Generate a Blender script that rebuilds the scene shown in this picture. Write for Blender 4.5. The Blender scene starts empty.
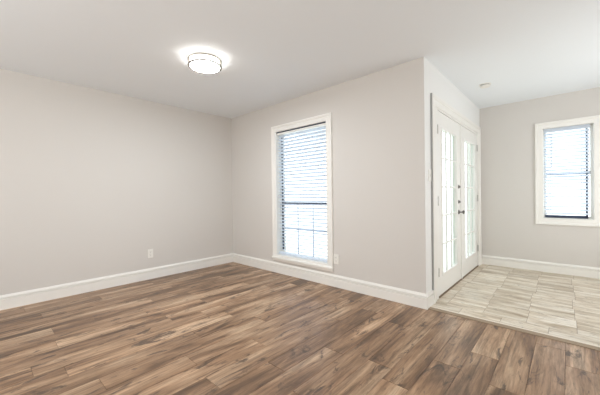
import bpy, bmesh, math, random
from mathutils import Vector, Matrix

random.seed(7)
S = bpy.context.scene
COL = S.collection

# ------------------------------------------------------------------ camera
CAM = Vector((4.2321, -2.9114, 1.1176))
YAW, PITCH, ROLL, FPX = 0.741513, -0.007361, -0.012833, 293.096
fw = Vector((-math.sin(YAW) * math.cos(PITCH), math.cos(YAW) * math.cos(PITCH), math.sin(PITCH)))
r0 = Vector((math.cos(YAW), math.sin(YAW), 0))
u0 = r0.cross(fw)
rt = r0 * math.cos(ROLL) + u0 * math.sin(ROLL)
up = -r0 * math.sin(ROLL) + u0 * math.cos(ROLL)
cd = bpy.data.cameras.new('camera')
cd.sensor_fit = 'HORIZONTAL'
cd.sensor_width = 36.0
cd.lens = FPX / 600.0 * 36.0
cd.clip_start = 0.05
cam = bpy.data.objects.new('camera', cd)
COL.objects.link(cam)
m = Matrix((rt, up, -fw)).transposed().to_4x4()
m.translation = CAM
cam.matrix_world = m
S.camera = cam

# ------------------------------------------------------------------ light, exposure
S.view_settings.view_transform = 'Standard'
S.view_settings.look = 'None'
S.view_settings.gamma = 1.0
S.view_settings.use_curve_mapping = False
S.view_settings.exposure = 0.09
S.cycles.max_bounces = 12
S.cycles.diffuse_bounces = 6
S.cycles.transparent_max_bounces = 16
S.cycles.caustics_reflective = False
S.cycles.caustics_refractive = False

SKY = 3.0
w = bpy.data.worlds.new('overcast sky')
S.world = w
w.use_nodes = True
bg = w.node_tree.nodes['Background']
bg.inputs[0].default_value = (0.93, 0.965, 1.0, 1)
bg.inputs[1].default_value = SKY


def area(name, loc, rot, sx, sy, power, color):
    l = bpy.data.lights.new(name, 'AREA')
    l.shape = 'RECTANGLE'
    l.size, l.size_y = sx, sy
    l.energy = power
    l.color = color
    o = bpy.data.objects.new(name, l)
    o.location = loc
    o.rotation_euler = rot
    COL.objects.link(o)
    return o


# added fill lights behind the camera and to its right, standing for unseen daylight
area('fill_rear', (2.9, -4.95, 1.25), (math.radians(130), 0, 0), 3.6, 1.8, 66, (1.0, 0.99, 0.97))
area('fill_side', (5.62, 0.9, 1.3), (math.radians(120), 0, math.radians(90)), 2.2, 2.0, 22, (0.98, 0.985, 1.0))

area('fill_living', (5.60, -3.1, 1.25), (math.radians(95), 0, math.radians(90)), 1.6, 1.4, 18, (0.88, 0.97, 1.0))

# ------------------------------------------------------------------ materials
def lin(c):
    return tuple(((v / 255) / 12.92 if v / 255 <= 0.04045 else ((v / 255 + 0.055) / 1.055) ** 2.4) for v in c) + (1,)


def newmat(name):
    mt = bpy.data.materials.new(name)
    mt.use_nodes = True
    nt = mt.node_tree
    return mt, nt, nt.nodes['Principled BSDF']


def paint(name, rgb, rough=0.6, bump=0.0, scale=140, metal=0.0, spec=0.35):
    mt, nt, b = newmat(name)
    b.inputs['Base Color'].default_value = lin(rgb)
    b.inputs['Roughness'].default_value = rough
    b.inputs['Metallic'].default_value = metal
    b.inputs['Specular IOR Level'].default_value = spec
    tc = nt.nodes.new('ShaderNodeTexCoord')
    n = nt.nodes.new('ShaderNodeTexNoise')
    n.inputs['Scale'].default_value = scale
    n.inputs['Detail'].default_value = 3
    nt.links.new(tc.outputs['Object'], n.inputs['Vector'])
    bp = nt.nodes.new('ShaderNodeBump')
    bp.inputs['Strength'].default_value = bump
    bp.inputs['Distance'].default_value = 0.002
    nt.links.new(n.outputs['Fac'], bp.inputs['Height'])
    nt.links.new(bp.outputs['Normal'], b.inputs['Normal'])
    return mt


M_WALL = paint('greige wall paint', (215, 211, 206), 0.75, 0.12)
M_WHITEWALL = paint('white wall paint', (238, 238, 236), 0.7, 0.10)
M_CEIL = paint('ceiling paint', (238, 242, 245), 0.85, 0.15, 90)
M_TRIM = paint('white trim enamel', (240, 238, 233), 0.38, 0.03)
M_DOOR = paint('white door enamel', (240, 239, 235), 0.35, 0.03)
M_PLATE = paint('white plastic', (238, 236, 230), 0.3, 0.0)
M_SLOT = paint('dark slot', (60, 58, 56), 0.6, 0.0)
M_NICKEL = paint('brushed nickel', (150, 146, 140), 0.32, 0.05, 300, 1.0)
M_PEWTER = paint('dark pewter', (124, 122, 118), 0.35, 0.05, 300, 0.9)
M_HINGE = paint('satin steel hinge', (206, 204, 200), 0.4, 0.03, 300, 0.4)
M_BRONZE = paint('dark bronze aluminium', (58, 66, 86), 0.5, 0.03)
M_SASHW = paint('pale sash bar', (172, 182, 200), 0.5, 0.03)
M_RAIL = paint('grey sash rail', (128, 140, 158), 0.5, 0.0)
M_CORD = paint('blind cord', (205, 212, 222), 0.8, 0.0)
M_CONC = paint('exterior concrete', (226, 226, 224), 0.9, 0.3, 30)
M_STUCCO = paint('exterior stucco', (222, 220, 214), 0.9, 0.3, 60)
M_GREY = paint('grey vent plastic', (120, 119, 117), 0.6, 0.0)


def slat_material():
    mt, nt, b = newmat('white blind slat')
    b.inputs['Base Color'].default_value = lin((232, 238, 246))
    b.inputs['Roughness'].default_value = 0.45
    t = nt.nodes.new('ShaderNodeBsdfTranslucent')
    t.inputs['Color'].default_value = lin((246, 250, 255))
    mix = nt.nodes.new('ShaderNodeMixShader')
    mix.inputs[0].default_value = 0.55
    out = nt.nodes['Material Output']
    nt.links.new(b.outputs[0], mix.inputs[1])
    nt.links.new(t.outputs[0], mix.inputs[2])
    nt.links.new(mix.outputs[0], out.inputs['Surface'])
    return mt


M_SLAT = slat_material()


def glass_material(name, tint, gloss=0.06, diffuse=0.0):
    mt = bpy.data.materials.new(name)
    mt.use_nodes = True
    nt = mt.node_tree
    nt.nodes.clear()
    out = nt.nodes.new('ShaderNodeOutputMaterial')
    tr = nt.nodes.new('ShaderNodeBsdfTransparent')
    tr.inputs['Color'].default_value = tint
    gl = nt.nodes.new('ShaderNodeBsdfGlossy')
    gl.inputs['Roughness'].default_value = 0.03
    mix = nt.nodes.new('ShaderNodeMixShader')
    mix.inputs[0].default_value = gloss
    nt.links.new(tr.outputs[0], mix.inputs[1])
    nt.links.new(gl.outputs[0], mix.inputs[2])
    last = mix
    if diffuse > 0:
        d = nt.nodes.new('ShaderNodeBsdfTranslucent')
        d.inputs['Color'].default_value = (0.9, 0.95, 0.93, 1)
        m2 = nt.nodes.new('ShaderNodeMixShader')
        m2.inputs[0].default_value = diffuse
        nt.links.new(mix.outputs[0], m2.inputs[1])
        nt.links.new(d.outputs[0], m2.inputs[2])
        last = m2
    nt.links.new(last.outputs[0], out.inputs['Surface'])
    return mt


M_GLASS = glass_material('window glass', (0.95, 0.98, 0.98, 1))
M_DGLASS = glass_material('door glass', (0.93, 0.97, 0.95, 1), 0.06, 0.0)


def lamp_material(name, rgb, strength):
    mt, nt, b = newmat(name)
    b.inputs['Base Color'].default_value = lin((245, 243, 238))
    b.inputs['Roughness'].default_value = 0.4
    b.inputs['Emission Color'].default_value = lin(rgb)
    b.inputs['Emission Strength'].default_value = strength
    return mt


M_DIFF = lamp_material('lit frosted diffuser', (243, 250, 255), 128.0)
M_BAND = lamp_material('lit glass band', (255, 248, 238), 11.0)


def ramp(nt, src, stops, interp='LINEAR'):
    r = nt.nodes.new('ShaderNodeValToRGB')
    r.color_ramp.interpolation = interp
    els = r.color_ramp.elements
    while len(els) < len(stops):
        els.new(0.5)
    for e, (p, c) in zip(els, stops):
        e.position = p
        e.color = c
    nt.links.new(src, r.inputs[0])
    return r.outputs[0]


def mixc(nt, a, b, fac, mode='MIX'):
    n = nt.nodes.new('ShaderNodeMix')
    n.data_type = 'RGBA'
    n.blend_type = mode
    for sock, val in ((n.inputs[0], fac), (n.inputs[6], a), (n.inputs[7], b)):
        if hasattr(val, 'is_output'):
            nt.links.new(val, sock)
        else:
            sock.default_value = val
    return n.outputs[2]


def vmath(nt, op, a, b):
    n = nt.nodes.new('ShaderNodeVectorMath')
    n.operation = op
    for i, v in enumerate((a, b)):
        if hasattr(v, 'is_output'):
            nt.links.new(v, n.inputs[i])
        else:
            n.inputs[i].default_value = v
    return n.outputs[0]


def noise(nt, vec, scale, detail=4, rough=0.55, dist=0.0):
    n = nt.nodes.new('ShaderNodeTexNoise')
    n.inputs['Scale'].default_value = scale
    n.inputs['Detail'].default_value = detail
    n.inputs['Roughness'].default_value = rough
    n.inputs['Distortion'].default_value = dist
    nt.links.new(vec, n.inputs['Vector'])
    return n.outputs['Fac']


def wood_floor_material():
    mt, nt, b = newmat('rustic oak plank')
    tc = nt.nodes.new('ShaderNodeTexCoord')
    at = nt.nodes.new('ShaderNodeAttribute')
    at.attribute_name = 'plank_tone'
    sep = nt.nodes.new('ShaderNodeSeparateColor')
    nt.links.new(at.outputs['Color'], sep.inputs[0])
    shift = vmath(nt, 'MULTIPLY', at.outputs['Color'], (37.0, 53.0, 19.0))
    pos = vmath(nt, 'ADD', tc.outputs['Object'], shift)
    # broad tone along each board, streaks along the grain, then dark figure and knots
    broad = noise(nt, vmath(nt, 'MULTIPLY', pos, (5.0, 0.85, 1.0)), 1.0, 4, 0.6, 0.5)
    grain = noise(nt, vmath(nt, 'MULTIPLY', pos, (34.0, 1.5, 1.0)), 1.0, 9, 0.74, 0.6)
    fine = noise(nt, vmath(nt, 'MULTIPLY', pos, (95.0, 9.0, 1.0)), 1.0, 6, 0.7, 0.4)
    knotn = noise(nt, vmath(nt, 'MULTIPLY', pos, (12.0, 3.6, 1.0)), 1.0, 6, 0.70, 0.9)
    c = ramp(nt, broad, [(0.36, lin((108, 82, 60))), (0.46, lin((150, 118, 90))),
                         (0.55, lin((177, 146, 117))), (0.66, lin((198, 171, 143)))])
    g = ramp(nt, grain, [(0.34, (0.34, 0.31, 0.28, 1)), (0.45, (0.76, 0.73, 0.70, 1)), (0.53, (1.05, 1.04, 1.03, 1)), (0.64, (1.32, 1.31, 1.30, 1))])
    c = mixc(nt, c, g, 0.82, 'MULTIPLY')
    f = ramp(nt, fine, [(0.34, (0.66, 0.64, 0.62, 1)), (0.5, (0.98, 0.98, 0.98, 1)), (0.66, (1.16, 1.16, 1.16, 1))])
    c = mixc(nt, c, f, 0.8, 'MULTIPLY')
    tone = ramp(nt, sep.outputs[0], [(0.0, (0.84, 0.82, 0.80, 1)), (0.5, (0.98, 0.97, 0.96, 1)), (1.0, (1.10, 1.09, 1.08, 1))])
    c = mixc(nt, c, tone, 1.0, 'MULTIPLY')
    k = ramp(nt, knotn, [(0.555, (0, 0, 0, 1)), (0.64, (0.85, 0.85, 0.85, 1))])
    c = mixc(nt, c, lin((66, 49, 38)), k)
    nt.links.new(c, b.inputs['Base Color'])
    rr = ramp(nt, grain, [(0.3, (0.42, 0.42, 0.42, 1)), (0.7, (0.30, 0.30, 0.30, 1))])
    nt.links.new(rr, b.inputs['Roughness'])
    b.inputs['Specular IOR Level'].default_value = 0.6
    bp = nt.nodes.new('ShaderNodeBump')
    bp.inputs['Strength'].default_value = 0.22
    bp.inputs['Distance'].default_value = 0.0015
    nt.links.new(grain, bp.inputs['Height'])
    nt.links.new(bp.outputs[0], b.inputs['Normal'])
    return mt


def tile_material():
    mt, nt, b = newmat('vein cut stone tile')
    tc = nt.nodes.new('ShaderNodeTexCoord')
    at = nt.nodes.new('ShaderNodeAttribute')
    at.attribute_name = 'plank_tone'
    sep = nt.nodes.new('ShaderNodeSeparateColor')
    nt.links.new(at.outputs['Color'], sep.inputs[0])
    shift = vmath(nt, 'MULTIPLY', at.outputs['Color'], (31.0, 47.0, 11.0))
    pos = vmath(nt, 'ADD', tc.outputs['Object'], shift)
    broad = noise(nt, vmath(nt, 'MULTIPLY', pos, (2.2, 13.0, 1.0)), 1.0, 4, 0.6, 0.6)
    vein = noise(nt, vmath(nt, 'MULTIPLY', pos, (3.2, 40.0, 1.0)), 1.0, 4, 0.6, 0.5)
    spots = noise(nt, vmath(nt, 'MULTIPLY', pos, (16.0, 30.0, 1.0)), 1.0, 4, 0.7, 0.8)
    c = ramp(nt, broad, [(0.30, lin((176, 156, 130))), (0.47, lin((219, 206, 186))), (0.62, lin((241, 234, 222)))])
    v = ramp(nt, vein, [(0.32, (0.66, 0.61, 0.55, 1)), (0.46, (0.95, 0.94, 0.93, 1)), (0.7, (1.06, 1.06, 1.06, 1))])
    c = mixc(nt, c, v, 0.8, 'MULTIPLY')
    k = ramp(nt, spots, [(0.57, (0, 0, 0, 1)), (0.68, (0.65, 0.65, 0.65, 1))])
    c = mixc(nt, c, lin((138, 124, 110)), k)
    tone = ramp(nt, sep.outputs[0], [(0.0, (0.88, 0.87, 0.85, 1)), (1.0, (1.05, 1.05, 1.05, 1))])
    c = mixc(nt, c, tone, 1.0, 'MULTIPLY')
    nt.links.new(c, b.inputs['Base Color'])
    b.inputs['Roughness'].default_value = 0.36
    b.inputs['Specular IOR Level'].default_value = 0.45
    return mt


M_WOOD = wood_floor_material()
M_TILE = tile_material()
M_SEAM = paint('floor seam', (92, 72, 56), 0.9, 0.0)
M_GROUT = paint('tile grout', (160, 142, 122), 0.9, 0.2)
M_REDUCER = paint('threshold strip', (232, 222, 206), 0.5, 0.1)
M_SILL = paint('door sill', (128, 108, 88), 0.6, 0.1)
M_CASESHADE = paint('grey casing side shade', (168, 168, 166), 0.5, 0.0)  # shade on the casing's side face, put into the colour
M_STEPSHADE = paint('dark tile step shade', (34, 28, 23), 0.8, 0.0)  # dark colour stands for the shaded face of the tile step


# ------------------------------------------------------------------ mesh helpers
def obj(name, bm, mat, parent=None, loc=None, smooth=False, bevel=0.0):
    me = bpy.data.meshes.new(name)
    bmesh.ops.recalc_face_normals(bm, faces=bm.faces)
    if smooth:
        for f in bm.faces:
            f.smooth = True
    bm.to_mesh(me)
    bm.free()
    me.materials.append(mat)
    o = bpy.data.objects.new(name, me)
    COL.objects.link(o)
    if loc is not None:
        o.location = loc
    if parent is not None:
        o.parent = parent
    if bevel > 0:
        md = o.modifiers.new('soft edges', 'BEVEL')
        md.width = bevel
        md.segments = 2
        md.limit_method = 'ANGLE'
    return o


def empty(name, loc):
    o = bpy.data.objects.new(name, None)
    o.empty_display_size = 0.1
    o.location = loc
    COL.objects.link(o)
    return o


def tag(o, label, cat, group=None):
    o['label'] = label
    o['category'] = cat
    if group:
        o['group'] = group
    return o


def struct(o, label=None):
    o['kind'] = 'structure'
    if label:
        o['label'] = label
    return o


def box(bm, x0, x1, y0, y1, z0, z1):
    vs = [bm.verts.new((x, y, z)) for x in (x0, x1) for y in (y0, y1) for z in (z0, z1)]
    for q in ((0, 1, 3, 2), (4, 6, 7, 5), (0, 4, 5, 1), (2, 3, 7, 6), (0, 2, 6, 4), (1, 5, 7, 3)):
        bm.faces.new([vs[i] for i in q])
    return vs


def lathe(bm, prof, axis='z', center=(0, 0, 0), seg=48, sign=1):
    """prof: list of (radius, height along axis)."""
    c = Vector(center)
    rings = []
    for r, h in prof:
        ring = []
        if r < 1e-6:
            pts = [(0, 0)]
        else:
            pts = [(r * math.cos(2 * math.pi * k / seg), r * math.sin(2 * math.pi * k / seg)) for k in range(seg)]
        for a, b_ in pts:
            if axis == 'z':
                p = Vector((a, b_, sign * h))
            elif axis == 'x':
                p = Vector((sign * h, a, b_))
            else:
                p = Vector((a, sign * h, b_))
            ring.append(bm.verts.new(c + p))
        rings.append(ring)
    for A, B in zip(rings, rings[1:]):
        n = max(len(A), len(B))
        for k in range(n):
            k2 = (k + 1) % n
            f = [A[k % len(A)], A[k2 % len(A)], B[k2 % len(B)], B[k % len(B)]]
            u = []
            for v in f:
                if v not in u:
                    u.append(v)
            if len(u) >= 3:
                try:
                    bm.faces.new(u)
                except ValueError:
                    pass


def torus(bm, R, r, center, axis='z', seg=64, rs=10):
    prof = []
    c = Vector(center)
    grid = []
    for i in range(seg):
        a = 2 * math.pi * i / seg
        row = []
        for j in range(rs):
            t = 2 * math.pi * j / rs
            q = R + r * math.cos(t)
            row.append(bm.verts.new(c + Vector((q * math.cos(a), q * math.sin(a), r * math.sin(t)))))
        grid.append(row)
    for i in range(seg):
        for j in range(rs):
            bm.faces.new([grid[i][j], grid[(i + 1) % seg][j], grid[(i + 1) % seg][(j + 1) % rs], grid[i][(j + 1) % rs]])


def mitre_frame(bm, u0, u1, v0, v1, prof, to3, open_bottom=False):
    """Sweep prof [(outward offset, height)] around the rectangle u0..u1, v0..v1."""
    loops = []
    for d, h in prof:
        pts = [(u0 - d, v0 if open_bottom else v0 - d), (u0 - d, v1 + d), (u1 + d, v1 + d), (u1 + d, v0 if open_bottom else v0 - d)]
        loops.append([bm.verts.new(to3(u, v, h)) for u, v in pts])
    n = len(prof)
    for i in range(n):
        A, B = loops[i], loops[(i + 1) % n]
        for k in range(3 if open_bottom else 4):
            k2 = (k + 1) % 4
            bm.faces.new([A[k], A[k2], B[k2], B[k]])
    if open_bottom:
        for k in (0, 3):
            bm.faces.new([L_[k] for L_ in loops])


def sweep_segment(bm, p0, p1, m0, m1, nrm, prof):
    """Baseboard run from p0 to p1; m0/m1 shift of the ends per unit of thickness (mitres)."""
    d = (Vector(p1) - Vector(p0)).normalized()
    n = Vector(nrm)
    rows = []
    for base, mm in ((Vector(p0), m0), (Vector(p1), m1)):
        rows.append([bm.verts.new(base + n * t + d * (mm * t) + Vector((0, 0, z))) for t, z in prof])
    k = len(prof)
    for i in range(k):
        j = (i + 1) % k
        bm.faces.new([rows[0][i], rows[0][j], rows[1][j], rows[1][i]])
    bm.faces.new(rows[0])
    bm.faces.new(rows[1])


def wall_with_hole(bm, axis, a0, a1, z0, z1, t0, t1, holes):
    """axis 'x': wall runs along x, thickness t0..t1 in y; holes (u0,u1,v0,v1)."""
    us = sorted({a0, a1} | {h[0] for h in holes} | {h[1] for h in holes})
    zs = sorted({z0, z1} | {h[2] for h in holes} | {h[3] for h in holes})

    def P(u, t, z):
        return (u, t, z) if axis == 'x' else (t, u, z)

    def inside(u, z):
        return any(h[0] < u < h[1] and h[2] < z < h[3] for h in holes)
    V = {}

    def v(u, t, z):
        k = (u, t, z)
        if k not in V:
            V[k] = bm.verts.new(P(u, t, z))
        return V[k]
    nu, nz = len(us) - 1, len(zs) - 1
    solid = [[not inside((us[i] + us[i + 1]) / 2, (zs[j] + zs[j + 1]) / 2) for j in range(nz)] for i in range(nu)]
    for i in range(nu):
        for j in range(nz):
            if not solid[i][j]:
                continue
            ua, ub, za, zb = us[i], us[i + 1], zs[j], zs[j + 1]
            for t in (t0, t1):
                bm.faces.new([v(ua, t, za), v(ub, t, za), v(ub, t, zb), v(ua, t, zb)])
            for di, dj, q in ((-1, 0, ((ua, za), (ua, zb))), (1, 0, ((ub, za), (ub, zb))), (0, -1, ((ua, za), (ub, za))), (0, 1, ((ua, zb), (ub, zb)))):
                ii, jj = i + di, j + dj
                if not (0 <= ii < nu and 0 <= jj < nz) or not solid[ii][jj]:
                    (qa, qz), (qb, qz2) = q
                    bm.faces.new([v(qa, t0, qz), v(qb, t0, qz2), v(qb, t1, qz2), v(qa, t1, qz)])


# ------------------------------------------------------------------ dimensions
H = 2.44
W = 3.209          # outer corner: end of the window wall, line of the door wall
L = 2.407          # depth of the entry
XR = 5.70          # right side of the house
YB = -5.20         # open living area behind the camera
T = 0.14
BH = 0.146
# window openings and door opening
WB = (1.112, 2.028, 0.262, 2.036)      # x0,x1,z0,z1 in the window wall
WD = (3.972, 4.478, 0.752, 2.000)      # in the entry far wall
DC = (0.352, 2.222, 0.0, 2.030)        # y0,y1,z0,z1 in the door wall
TILE_Z = 0.007

# ------------------------------------------------------------------ shell
bm = bmesh.new(); wall_with_hole(bm, 'y', YB, T, -0.02, H, -T, 0.0, [])
struct(obj('wall_left', bm, M_WALL))
bm = bmesh.new(); wall_with_hole(bm, 'x', 0.0, W - 0.0005, -0.02, H, 0.0, T, [WB])
struct(obj('wall_back', bm, M_WALL))
bm = bmesh.new(); wall_with_hole(bm, 'y', 0.0005, L, -0.02, H, W - T, W, [(DC[0], DC[1], -0.02, DC[3])])
struct(obj('wall_entry', bm, M_WHITEWALL))
bm = bmesh.new(); wall_with_hole(bm, 'x', W - T, XR + T, -0.02, H, L, L + T, [WD])
struct(obj('wall_far', bm, M_WALL))
bm = bmesh.new(); wall_with_hole(bm, 'y', YB, L, -0.02, H, XR, XR + T, [(0.3, 1.5, 0.8, 2.0), (-4.0, -2.8, 0.9, 2.0)])
struct(obj('wall_right', bm, M_WALL))
bm = bmesh.new(); wall_with_hole(bm, 'x', -T, XR + T, -0.02, H, YB - T, YB, [(2.0, 3.8, 0.9, 2.0)])
struct(obj('wall_rear', bm, M_WALL))
bm = bmesh.new(); box(bm, -T, XR + T, YB - T, L + T, H, H + 0.12)
struct(obj('ceiling', bm, M_CEIL))


# floors: every board and tile is a slightly eased slab in one mesh over a dark bed
def slabs(name, mat, seam_mat, rects, z_top, thick, bed, gap, ease):
    bm = bmesh.new()
    lay = bm.loops.layers.color.new('plank_tone')
    for x0, x1, y0, y1 in rects:
        col = (random.random(), random.random(), random.random(), 1)
        g = gap / 2
        n0 = len(bm.faces)
        a = [bm.verts.new((x, y, z_top)) for x, y in ((x0 + g + ease, y0 + g + ease), (x1 - g - ease, y0 + g + ease), (x1 - g - ease, y1 - g - ease), (x0 + g + ease, y1 - g - ease))]
        b_ = [bm.verts.new((x, y, z_top - ease)) for x, y in ((x0 + g, y0 + g), (x1 - g, y0 + g), (x1 - g, y1 - g), (x0 + g, y1 - g))]
        c_ = [bm.verts.new((v.co.x, v.co.y, z_top - thick)) for v in b_]
        fs = [bm.faces.new(a)]
        for A, B in ((a, b_), (b_, c_)):
            for k in range(4):
                fs.append(bm.faces.new([A[k], A[(k + 1) % 4], B[(k + 1) % 4], B[k]]))
        for f in fs:
            for lp in f.loops:
                lp[lay] = col
    n_bed = len(bm.faces)
    vs = box(bm, *bed)
    bm.faces.ensure_lookup_table()
    o = obj(name, bm, mat)
    o.data.materials.append(seam_mat)
    for i, p in enumerate(o.data.polygons):
        if i >= n_bed:
            p.material_index = 1
    return o


PW = 0.1640
BOUND = 0.060
JOINTS = {22: -0.866, 23: -0.590, 24: 0.30, 20: -1.150, 19: -0.50, 18: -1.21, 17: -0.40, 10: -2.70, 8: -2.53, 13: -2.43, 14: -1.95}
rects = []
x = 3.720 - 23 * PW
k = 0
while x < XR:
    x0, x1 = max(x, 0.002), min(x + PW, XR)
    if x1 - x0 > 0.01:
        yend = BOUND if x0 > W - 0.02 else 0.0
        if x0 <= W - 0.02 and x1 > W:
            yend = 0.0
        plen = 1.22
        j = JOINTS.get(k, -random.random() * plen)
        while j < yend:
            j += plen
        y1 = yend
        j -= plen
        ycur = yend
        while ycur > YB:
            y0 = max(j, YB)
            if ycur - y0 > 0.02:
                rects.append((x0, x1, y0, ycur))
            ycur = y0
            j -= plen
    x += PW
    k += 1
fl = slabs('floor', M_WOOD, M_SEAM, rects, 0.0, 0.006, (-0.01, XR, YB, 0.0, -0.10, -0.0035), 0.0016, 0.0008)
struct(fl)

TS = 0.319
rects = []
ys = [BOUND + 0.018] + [0.228 + 0.32 * i for i in range(0, 7)] + [L]
xs0 = 3.950 - 3 * TS
for i, (ya, yb) in enumerate(zip(ys, ys[1:])):
    xo = xs0 + (0.16 if i == 0 else (-0.012, 0.01, 0.0)[i % 3])
    n = 0
    while xo + n * TS < XR:
        a, b_ = max(xo + n * TS, W + 0.003), min(xo + (n + 1) * TS, XR)
        if b_ - a > 0.02:
            rects.append((a, b_, ya, yb))
        n += 1
ft = slabs('floor_entry', M_TILE, M_GROUT, rects, TILE_Z, 0.008, (W - T, XR, 0.0, L, -0.10, TILE_Z - 0.0018), 0.003, 0.001)
struct(ft)
# bullnosed stone edge where the tile steps down to the boards
bm = bmesh.new()
ep = [(BOUND + 0.020, -0.01), (BOUND + 0.0, -0.01), (BOUND - 0.001, 0.004), (BOUND + 0.003, TILE_Z + 0.001), (BOUND + 0.020, TILE_Z + 0.001)]
ra = [bm.verts.new((W + 0.017, y, z)) for y, z in ep]
rb = [bm.verts.new((XR, y, z)) for y, z in ep]
for i in range(5):
    j = (i + 1) % 5
    bm.faces.new([ra[i], ra[j], rb[j], rb[i]])
bm.faces.new(ra); bm.faces.new(rb)
struct(obj('trim_1', bm, M_REDUCER))
bm = bmesh.new(); box(bm, W + 0.017, XR, BOUND - 0.011, BOUND - 0.001, -0.004, 0.0030)
struct(obj('step_shade_strip', bm, M_STEPSHADE))  # strip painting the shade line below the tile edge

# ------------------------------------------------------------------ baseboards
BP = [(0, 0), (0.0175, 0), (0.0180, 0.1000), (0.0020, 0.1015), (0.0020, 0.1140), (0.0176, 0.1155), (0.0160, 0.1290), (0.0105, 0.1310), (0.0060, 0.142), (0.0040, BH), (0, BH)]
bm = bmesh.new(); sweep_segment(bm, (0, YB, 0), (0, 0, 0), 0, -1, (1, 0, 0), BP)
struct(obj('baseboard_left', bm, M_TRIM))
bm = bmesh.new(); sweep_segment(bm, (0, 0, 0), (W, 0, 0), 1, 1, (0, -1, 0), BP)
struct(obj('baseboard_back', bm, M_TRIM))
bm = bmesh.new()
sweep_segment(bm, (W, 0, 0), (W, 0.168, 0), -1, 0, (1, 0, 0), BP)
sweep_segment(bm, (W, 2.335, 0), (W, L, 0), 0, -1, (1, 0, 0), BP)
struct(obj('baseboard_entry', bm, M_TRIM))
bm = bmesh.new(); sweep_segment(bm, (W, L, 0), (XR, L, 0), 1, -1, (0, -1, 0), BP)
struct(obj('baseboard_far', bm, M_TRIM))
bm = bmesh.new(); sweep_segment(bm, (XR, YB, 0), (XR, L, 0), 0, -1, (-1, 0, 0), BP)
struct(obj('baseboard_right', bm, M_TRIM))

# ------------------------------------------------------------------ windows
CASE = [(-0.004, 0.0), (-0.004, 0.014), (0.002, 0.018), (0.050, 0.018), (0.056, 0.024), (0.074, 0.026), (0.083, 0.024), (0.083, 0.0)]


def window(name, op, y_wall, frame_off, rail_z, grid, pale, stile=0.04):
    x0, x1, z0, z1 = op
    root = struct(empty(name, ((x0 + x1) / 2, y_wall, z0)))
    org = Vector(root.location)

    def to3(u, v, h):
        return Vector((u, y_wall - h, v)) - org

    bm = bmesh.new()
    mitre_frame(bm, x0, x1, z0, z1, CASE, to3)
    obj('window_casing', bm, M_TRIM, root)
    if not pale:
        bm = bmesh.new()
        box(bm, x0 - 0.090 - org.x, x1 + 0.088 - org.x, -0.040, -0.0005, z0 - 0.062 - org.z, z0 - 0.024 - org.z)
        obj('window_stool', bm, M_TRIM, root, bevel=0.010)
    # painted reveal lining the opening
    bm = bmesh.new()
    mitre_frame(bm, x0, x1, z0, z1, [(-0.004, 0.0), (-0.0005, 0.0), (-0.0005, -T), (-0.004, -T)], to3)
    obj('reveal', bm, M_TRIM, root)
    # metal sash frame towards the outside
    yf = y_wall + frame_off
    bm = bmesh.new()
    fx0, fx1, fz0, fz1 = x0 + 0.004, x1 - 0.004, z0 + 0.004, z1 - 0.004
    mitre_frame(bm, fx0 + stile, fx1 - stile, fz0 + 0.03, fz1 - 0.03, [(0.0, 0.0), (stile if stile < 0.03 else 0.03, 0.0), (stile if stile < 0.03 else 0.03, -0.03), (0.0, -0.03)],
                lambda u, v, h: Vector((u, yf - h, v)) - org)
    obj('sash_frame', bm, M_PLATE, root)
    if not pale:
        for sa_, sb_ in ((fx0 + 0.006, fx0 + 0.036), (fx1 - 0.036, fx1 - 0.006)):
            bm = bmesh.new(); box(bm, sa_ - org.x, sb_ - org.x, yf - 0.004 - org.y, yf - 0.0005 - org.y, fz0 + 0.05 - org.z, fz1 - 0.01 - org.z)
            obj('sash_stile', bm, M_BRONZE, root)
    if pale:
        bm = bmesh.new(); box(bm, fx0 + 0.012 - org.x, fx1 - 0.05 - org.x, yf - 0.012 - org.y, yf - 0.001 - org.y, z0 + 0.010 - org.z, z0 + 0.046 - org.z)
        obj('sash_lift_rail', bm, M_BRONZE, root)
        bm = bmesh.new(); box(bm, 4.400 - org.x, 4.424 - org.x, yf - 0.001 - org.y, yf + 0.005 - org.y, z0 + 0.034 - org.z, z1 - 0.034 - org.z)
        obj('sash_stile', bm, M_BRONZE, root)
    bm = bmesh.new()
    box(bm, fx0 + stile - org.x, fx1 - stile - org.x, yf - 0.004 - org.y, yf + 0.028 - org.y, rail_z - 0.020 - org.z, rail_z + 0.020 - org.z)
    obj('meeting_rail', bm, M_RAIL if pale else M_BRONZE, root)
    bm = bmesh.new()
    box(bm, fx0 + 0.01 - org.x, fx1 - 0.01 - org.x, yf + 0.012 - org.y, yf + 0.016 - org.y, fz0 + 0.01 - org.z, fz1 - 0.01 - org.z)
    obj('window_glass', bm, M_GLASS, root)
    if grid:
        for (ga, gb, ha, hb) in grid:
            bm = bmesh.new()
            box(bm, ga - org.x, gb - org.x, yf + 0.002 - org.y, yf + 0.010 - org.y, ha - org.z, hb - org.z)
            obj('muntin', bm, M_SASHW, root)
    return root


xa, xb = WB[0] + 0.044, WB[1] - 0.044
mw = 0.014
grid = []
for zlo, zhi in ((0.296, 0.985),):
    for fx in (1 / 3, 2 / 3):
        c = xa + (xb - xa) * fx
        grid.append((c - mw / 2, c + mw / 2, zlo, zhi))
    zc = 0.640 if zlo < 0.5 else 1.52
    grid.append((xa, xb, zc - mw / 2, zc + mw / 2))
window('window_1', WB, 0.0, 0.095, 1.0, grid, False, 0.042)
window('window_2', WD, L, 0.095, 1.372, [], True, 0.030)


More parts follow.
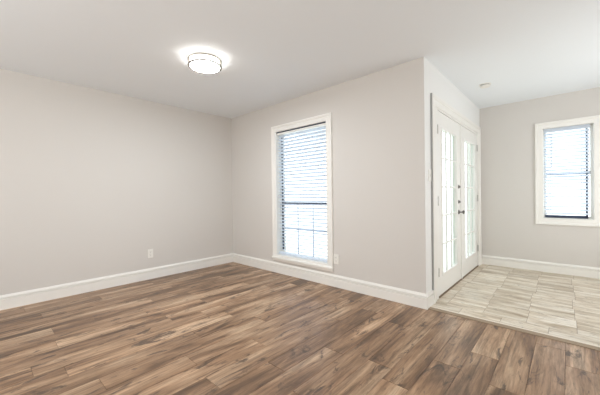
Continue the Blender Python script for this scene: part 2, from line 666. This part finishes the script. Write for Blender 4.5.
def blind(name, x0, x1, z_top, z_bot, y, pitch, tilt, label, wand_x, cords, valance=0.0):
    root = tag(empty(name, ((x0 + x1) / 2, y, z_bot)), label, 'blind')
    o = Vector(root.location)
    hw = (x1 - x0) / 2
    hgt = z_top - z_bot
    hr = 0.045 if valance > 0 else 0.024
    bm = bmesh.new(); box(bm, -hw, hw, -0.028, 0.028, hgt - hr, hgt)
    obj('headrail', bm, M_PLATE, root, bevel=0.003)
    # room-side valance board, or a dark strip standing for shade under the head casing
    if valance > 0:
        bm = bmesh.new(); box(bm, -hw, hw, -0.036, -0.029, hgt - valance, hgt)
        obj('valance', bm, M_SLAT, root, bevel=0.002)
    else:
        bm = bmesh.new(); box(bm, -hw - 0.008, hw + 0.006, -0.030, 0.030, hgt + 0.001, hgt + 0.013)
        obj('head_shade_strip', bm, M_BRONZE, root)
    bm = bmesh.new()
    n = int((hgt - 0.060) / pitch)
    ca, sa = math.cos(tilt), math.sin(tilt)
    dep = 0.025
    for i in range(n):
        z = hgt - (0.075 if valance > 0 else 0.050) - i * pitch
        if z < 0.045:
            break
        top, bot = [], []
        for side in (-1, 1):
            rt_, rb_ = [], []
            for q in range(5):
                s = -1 + q * 0.5
                yy = s * dep
                crown = 0.0035 * (1 - s * s)
                for lst, zz in ((rt_, crown + 0.0013), (rb_, crown - 0.0013)):
                    lst.append(bm.verts.new((side * (hw - 0.004), yy * ca + zz * sa, z - yy * sa + zz * ca)))
            top.append(rt_); bot.append(rb_)
        for q in range(4):
            bm.faces.new([top[0][q], top[0][q + 1], top[1][q + 1], top[1][q]])
            bm.faces.new([bot[0][q], bot[1][q], bot[1][q + 1], bot[0][q + 1]])
        for q in (0, 4):
            bm.faces.new([top[0][q], top[1][q], bot[1][q], bot[0][q]])
        for s in (0, 1):
            bm.faces.new(top[s] + bot[s][::-1])
    obj('slats', bm, M_SLAT, root)
    bm = bmesh.new(); box(bm, -hw + 0.004, hw - 0.004, -0.024, 0.024, 0.0, 0.024)
    obj('bottom_rail', bm, M_SLAT, root, bevel=0.003)
    for c in cords:
        bm = bmesh.new()
        for yy in (-0.027, 0.027):
            box(bm, c - o.x - 0.0012, c - o.x + 0.0012, yy - 0.0008, yy + 0.0008, 0.018, hgt - 0.05)
        obj('ladder_cord', bm, M_CORD, root)
    if wand_x is not None:
        bm = bmesh.new()
        lathe(bm, [(0.0, 0.0), (0.006, 0.004), (0.0055, 0.05), (0.0045, 0.06), (0.004, 0.46), (0.0, 0.462)], 'z', (wand_x - o.x, -0.043, hgt - 0.062 - 0.462), 10)
        obj('tilt_wand', bm, M_CORD, root, smooth=True)
    return root


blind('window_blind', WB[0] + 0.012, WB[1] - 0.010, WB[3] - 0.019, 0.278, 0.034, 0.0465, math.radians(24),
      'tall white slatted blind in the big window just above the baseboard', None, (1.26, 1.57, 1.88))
blind('window_blind', WD[0] + 0.010, WD[1] - 0.036, WD[3] - 0.006, 0.812, L + 0.046, 0.0455, math.radians(26),
      'shorter white slatted blind in the small window above the tiled entry', 4.065, (4.05, 4.36), 0.055)

# ------------------------------------------------------------------ french doors
def c3(u, v, h):
    return Vector((W + h, u, v))


DCASE = [(-0.006, 0.0), (-0.006, 0.012), (0.0, 0.017), (0.055, 0.017), (0.062, 0.024), (0.088, 0.027), (0.100, 0.025), (0.100, 0.0)]
bm = bmesh.new()
mitre_frame(bm, DC[0] - 0.082, DC[1] + 0.012, 0.0, DC[3] + 0.000, DCASE, c3, True)
struct(obj('trim_3', bm, M_TRIM))
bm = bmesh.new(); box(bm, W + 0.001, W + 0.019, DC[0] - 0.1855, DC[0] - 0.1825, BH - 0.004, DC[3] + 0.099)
struct(obj('casing_shade_strip', bm, M_CASESHADE))  # thin strip painting the casing's shaded outer side
# jamb lining with stop
bm = bmesh.new()
mitre_frame(bm, DC[0] + 0.014, DC[1] - 0.014, 0.0, DC[3] - 0.022, [(0.0, 0.004), (0.098, 0.004), (0.098, 0.0005), (0.0135, 0.0005), (0.0135, -T), (0.0, -T)], c3, True)
struct(obj('trim_4', bm, M_DOOR))
# sill under the doors
bm = bmesh.new(); box(bm, W - T, W + 0.012, DC[0] + 0.015, DC[1] - 0.015, -0.01, 0.012)
struct(obj('trim_5', bm, M_SILL))

YM = 1.286


def door_leaf(name, ya, yb, ga, gb, hinge_y):
    z0, z1 = 0.014, DC[3] - 0.026
    gz0, gz1 = 0.238, 1.830
    xf, xk = W - 0.004, W - 0.048
    root = struct(empty(name, ((xf + xk) / 2, (ya + yb) / 2, z0)))
    o = Vector(root.location)
    bm = bmesh.new()
    wall_with_hole(bm, 'y', ya - o.y, yb - o.y, 0.0, z1 - z0, xk - o.x, xf - o.x, [(ga - o.y, gb - o.y, gz0 - z0, gz1 - z0)])
    obj('door_panel', bm, M_DOOR, root, bevel=0.002)
    bm = bmesh.new()
    mitre_frame(bm, ga, gb, gz0, gz1, [(-0.004, -0.004), (-0.004, 0.006), (0.006, 0.011), (0.020, 0.009), (0.026, 0.0), (0.026, -0.003)],
                lambda u, v, h: Vector((xf + h, u, v)) - o)
    obj('glass_moulding', bm, M_DOOR, root)
    bm = bmesh.new()
    box(bm, (xf + xk) / 2 - 0.003 - o.x, (xf + xk) / 2 + 0.003 - o.x, ga - 0.004 - o.y, gb + 0.004 - o.y, gz0 - 0.004 - o.z, gz1 + 0.004 - o.z)
    obj('door_glass', bm, M_DGLASS, root)
    xm = (xf + xk) / 2 + 0.004
    for i in (1, 2):
        c = ga + (gb - ga) * i / 3
        bm = bmesh.new()
        box(bm, xm - o.x, xf - 0.002 - o.x, c - 0.011 - o.y, c + 0.011 - o.y, gz0 - 0.003 - o.z, gz1 + 0.003 - o.z)
        obj('muntin', bm, M_DOOR, root, bevel=0.003)
    for i in range(1, 5):
        c = gz0 + (gz1 - gz0) * i / 5
        bm = bmesh.new()
        box(bm, xm + 0.001 - o.x, xf - 0.003 - o.x, ga - 0.003 - o.y, gb + 0.003 - o.y, c - 0.009 - o.z, c + 0.009 - o.z)
        obj('muntin', bm, M_DOOR, root, bevel=0.003)
    for hz in (0.28, 1.04, 1.80):
        bm = bmesh.new()
        lathe(bm, [(0.0, 0.0), (0.004, 0.002), (0.006, 0.006), (0.006, 0.094), (0.004, 0.098), (0.0, 0.100)], 'z', (W + 0.007 - o.x, hinge_y - o.y, hz - 0.05 - o.z), 14)
        box(bm, W - 0.0035 - o.x, W - 0.001 - o.x, hinge_y - 0.004 - o.y, hinge_y + (0.022 if hinge_y < YM else -0.022) - o.y, hz - 0.048 - o.z, hz + 0.048 - o.z)
        obj('hinge', bm, M_HINGE, root)
    return root, o, xf


d1, o1, xf = door_leaf('door_1', 0.370, YM - 0.0015, 0.525, 1.090, 0.366)
d2, o2, _ = door_leaf('door_2', YM + 0.0015, 2.203, 1.478, 2.045, 2.206)
# astragal covering the meeting edge, carried by the far leaf
bm = bmesh.new()
box(bm, xf - o2.x, xf + 0.012 - o2.x, YM - 0.018 - o2.y, YM + 0.022 - o2.y, 0.0, 1.984)
obj('astragal', bm, M_DOOR, d2, bevel=0.004)
HY = 1.185
for hz in (1.200, 1.010):
    bm = bmesh.new()
    lathe(bm, [(0.0, 0.0), (0.022, 0.0), (0.022, 0.006), (0.017, 0.010), (0.0, 0.011)], 'x', (xf - o1.x, HY - o1.y, hz - o1.z), 24)
    box(bm, xf + 0.010 - o1.x, xf + 0.022 - o1.x, HY - 0.004 - o1.y, HY + 0.004 - o1.y, hz - 0.012 - o1.z, hz + 0.012 - o1.z)
    obj('deadbolt', bm, M_PEWTER, d1)
bm = bmesh.new()
lathe(bm, [(0.0, 0.0), (0.028, 0.0), (0.028, 0.005), (0.021, 0.010), (0.009, 0.012), (0.008, 0.040), (0.012, 0.043), (0.021, 0.048), (0.024, 0.056), (0.021, 0.064), (0.012, 0.069), (0.0, 0.070)],
      'x', (xf - o1.x, HY - o1.y, 0.880 - o1.z), 28)
obj('door_knob', bm, M_PEWTER, d1, smooth=True)

# ------------------------------------------------------------------ ceiling light
LX, LY = 1.668, -1.436
cl = tag(empty('ceiling_light', (LX, LY, H)), 'lit round flush ceiling light with double metal rings on the white ceiling', 'light')
bm = bmesh.new(); lathe(bm, [(0.0, 0.0), (0.134, 0.0), (0.134, 0.016), (0.0, 0.016)], 'z', (0, 0, 0), 56, -1)
obj('mounting_pan', bm, M_PLATE, cl)
bm = bmesh.new(); lathe(bm, [(0.130, 0.017), (0.136, 0.022), (0.136, 0.070), (0.130, 0.074)], 'z', (0, 0, 0), 56, -1)
obj('glass_band', bm, M_BAND, cl, smooth=True)
bm = bmesh.new(); lathe(bm, [(0.134, 0.076), (0.132, 0.079), (0.110, 0.081), (0.060, 0.082), (0.0, 0.082)], 'z', (0, 0, 0), 56, -1)
obj('diffuser', bm, M_DIFF, cl, smooth=True)
for hz in (0.024, 0.076):
    bm = bmesh.new()
    lathe(bm, [(0.1375, hz - 0.006), (0.1545, hz - 0.006), (0.1560, hz), (0.1545, hz + 0.006), (0.1375, hz + 0.006), (0.1375, hz - 0.006)], 'z', (0, 0, 0), 64, -1)
    obj('ring', bm, M_NICKEL, cl)
for k in range(4):
    a = math.radians(60 + 90 * k)
    bm = bmesh.new()
    lathe(bm, [(0.0, 0.022), (0.003, 0.026), (0.003, 0.074), (0.0, 0.074)], 'z', (0.150 * math.cos(a), 0.150 * math.sin(a), 0), 10, -1)
    obj('spacer', bm, M_NICKEL, cl)

# ------------------------------------------------------------------ smoke detector
sd = tag(empty('smoke_detector', (3.49, 1.26, H)), 'small round white smoke detector on the ceiling near the french doors', 'smoke detector')
bm = bmesh.new(); lathe(bm, [(0.0, 0.0), (0.062, 0.0), (0.062, 0.010), (0.0, 0.010)], 'z', (0, 0, 0), 40, -1)
obj('base_plate', bm, M_PLATE, sd)
bm = bmesh.new(); lathe(bm, [(0.050, 0.010), (0.050, 0.018)], 'z', (0, 0, 0), 40, -1)
obj('vent_slot', bm, M_GREY, sd)
bm = bmesh.new(); lathe(bm, [(0.0, 0.018), (0.056, 0.018), (0.056, 0.026), (0.046, 0.035), (0.016, 0.037), (0.0, 0.037)], 'z', (0, 0, 0), 40, -1)
obj('cover', bm, M_PLATE, sd)


# ------------------------------------------------------------------ outlets and switch
def wall_plate(name, origin, nrm, label, cat, kind, group=None):
    """plate on a wall: local x runs along the wall, local -y points into the room."""
    root = tag(empty(name, origin), label, cat, group)
    root.rotation_euler = (0, 0, nrm)
    bm = bmesh.new(); box(bm, -0.036, 0.036, -0.0075, 0.0, -0.059, 0.059)
    obj('cover_plate', bm, M_PLATE, root, bevel=0.0025)
    if kind == 'outlet':
        for s in (-1, 1):
            bm = bmesh.new()
            lathe(bm, [(0.0, 0.0), (0.0165, 0.0), (0.0165, 0.0028), (0.0, 0.0028)], 'y', (0, -0.0055, s * 0.0205), 24, -1)
            r_ = obj('receptacle', bm, M_PLATE, root)
            bm = bmesh.new()
            box(bm, -0.0075, -0.0055, -0.0088, -0.008, s * 0.0205 - 0.002, s * 0.0205 + 0.008)
            box(bm, 0.0055, 0.0075, -0.0088, -0.008, s * 0.0205 - 0.002, s * 0.0205 + 0.007)
            box(bm, -0.002, 0.002, -0.0088, -0.008, s * 0.0205 - 0.010, s * 0.0205 - 0.006)
            obj('slots', bm, M_SLOT, r_)
        bm = bmesh.new(); lathe(bm, [(0.0, 0.0), (0.003, 0.0), (0.002, 0.0012), (0.0, 0.0014)], 'y', (0, -0.0058, 0), 12, -1)
        obj('screw', bm, M_HINGE, root)
    else:
        bm = bmesh.new(); box(bm, -0.0055, 0.0055, -0.0075, -0.0055, -0.0125, 0.0125)
        obj('switch_slot', bm, M_GREY, root)
        bm = bmesh.new()
        vs = box(bm, -0.0045, 0.0045, -0.018, -0.006, -0.001, 0.009)
        obj('toggle', bm, M_PLATE, root, bevel=0.001)
        for s in (-1, 1):
            bm = bmesh.new(); lathe(bm, [(0.0, 0.0), (0.003, 0.0), (0.002, 0.0012), (0.0, 0.0014)], 'y', (0, -0.0058, s * 0.03), 12, -1)
            obj('screw', bm, M_HINGE, root)
    return root


wall_plate('wall_outlet', (0.0, -1.345, 0.347), math.radians(90), 'white wall outlet alone on the long plain wall above its baseboard', 'outlet', 'outlet')
wall_plate('wall_outlet', (2.150, 0.0, 0.337), 0.0, 'white wall outlet tight beside the lower corner of the tall window casing', 'outlet', 'outlet')
wall_plate('light_switch', (W, 0.126, 1.300), math.radians(90), 'white toggle light switch on the narrow wall strip beside the french doors', 'switch', 'switch')

# ------------------------------------------------------------------ outside
bm = bmesh.new(); box(bm, -14, 20, -16, 18, -0.30, -0.12)
g = obj('ground', bm, M_CONC)
struct(g)
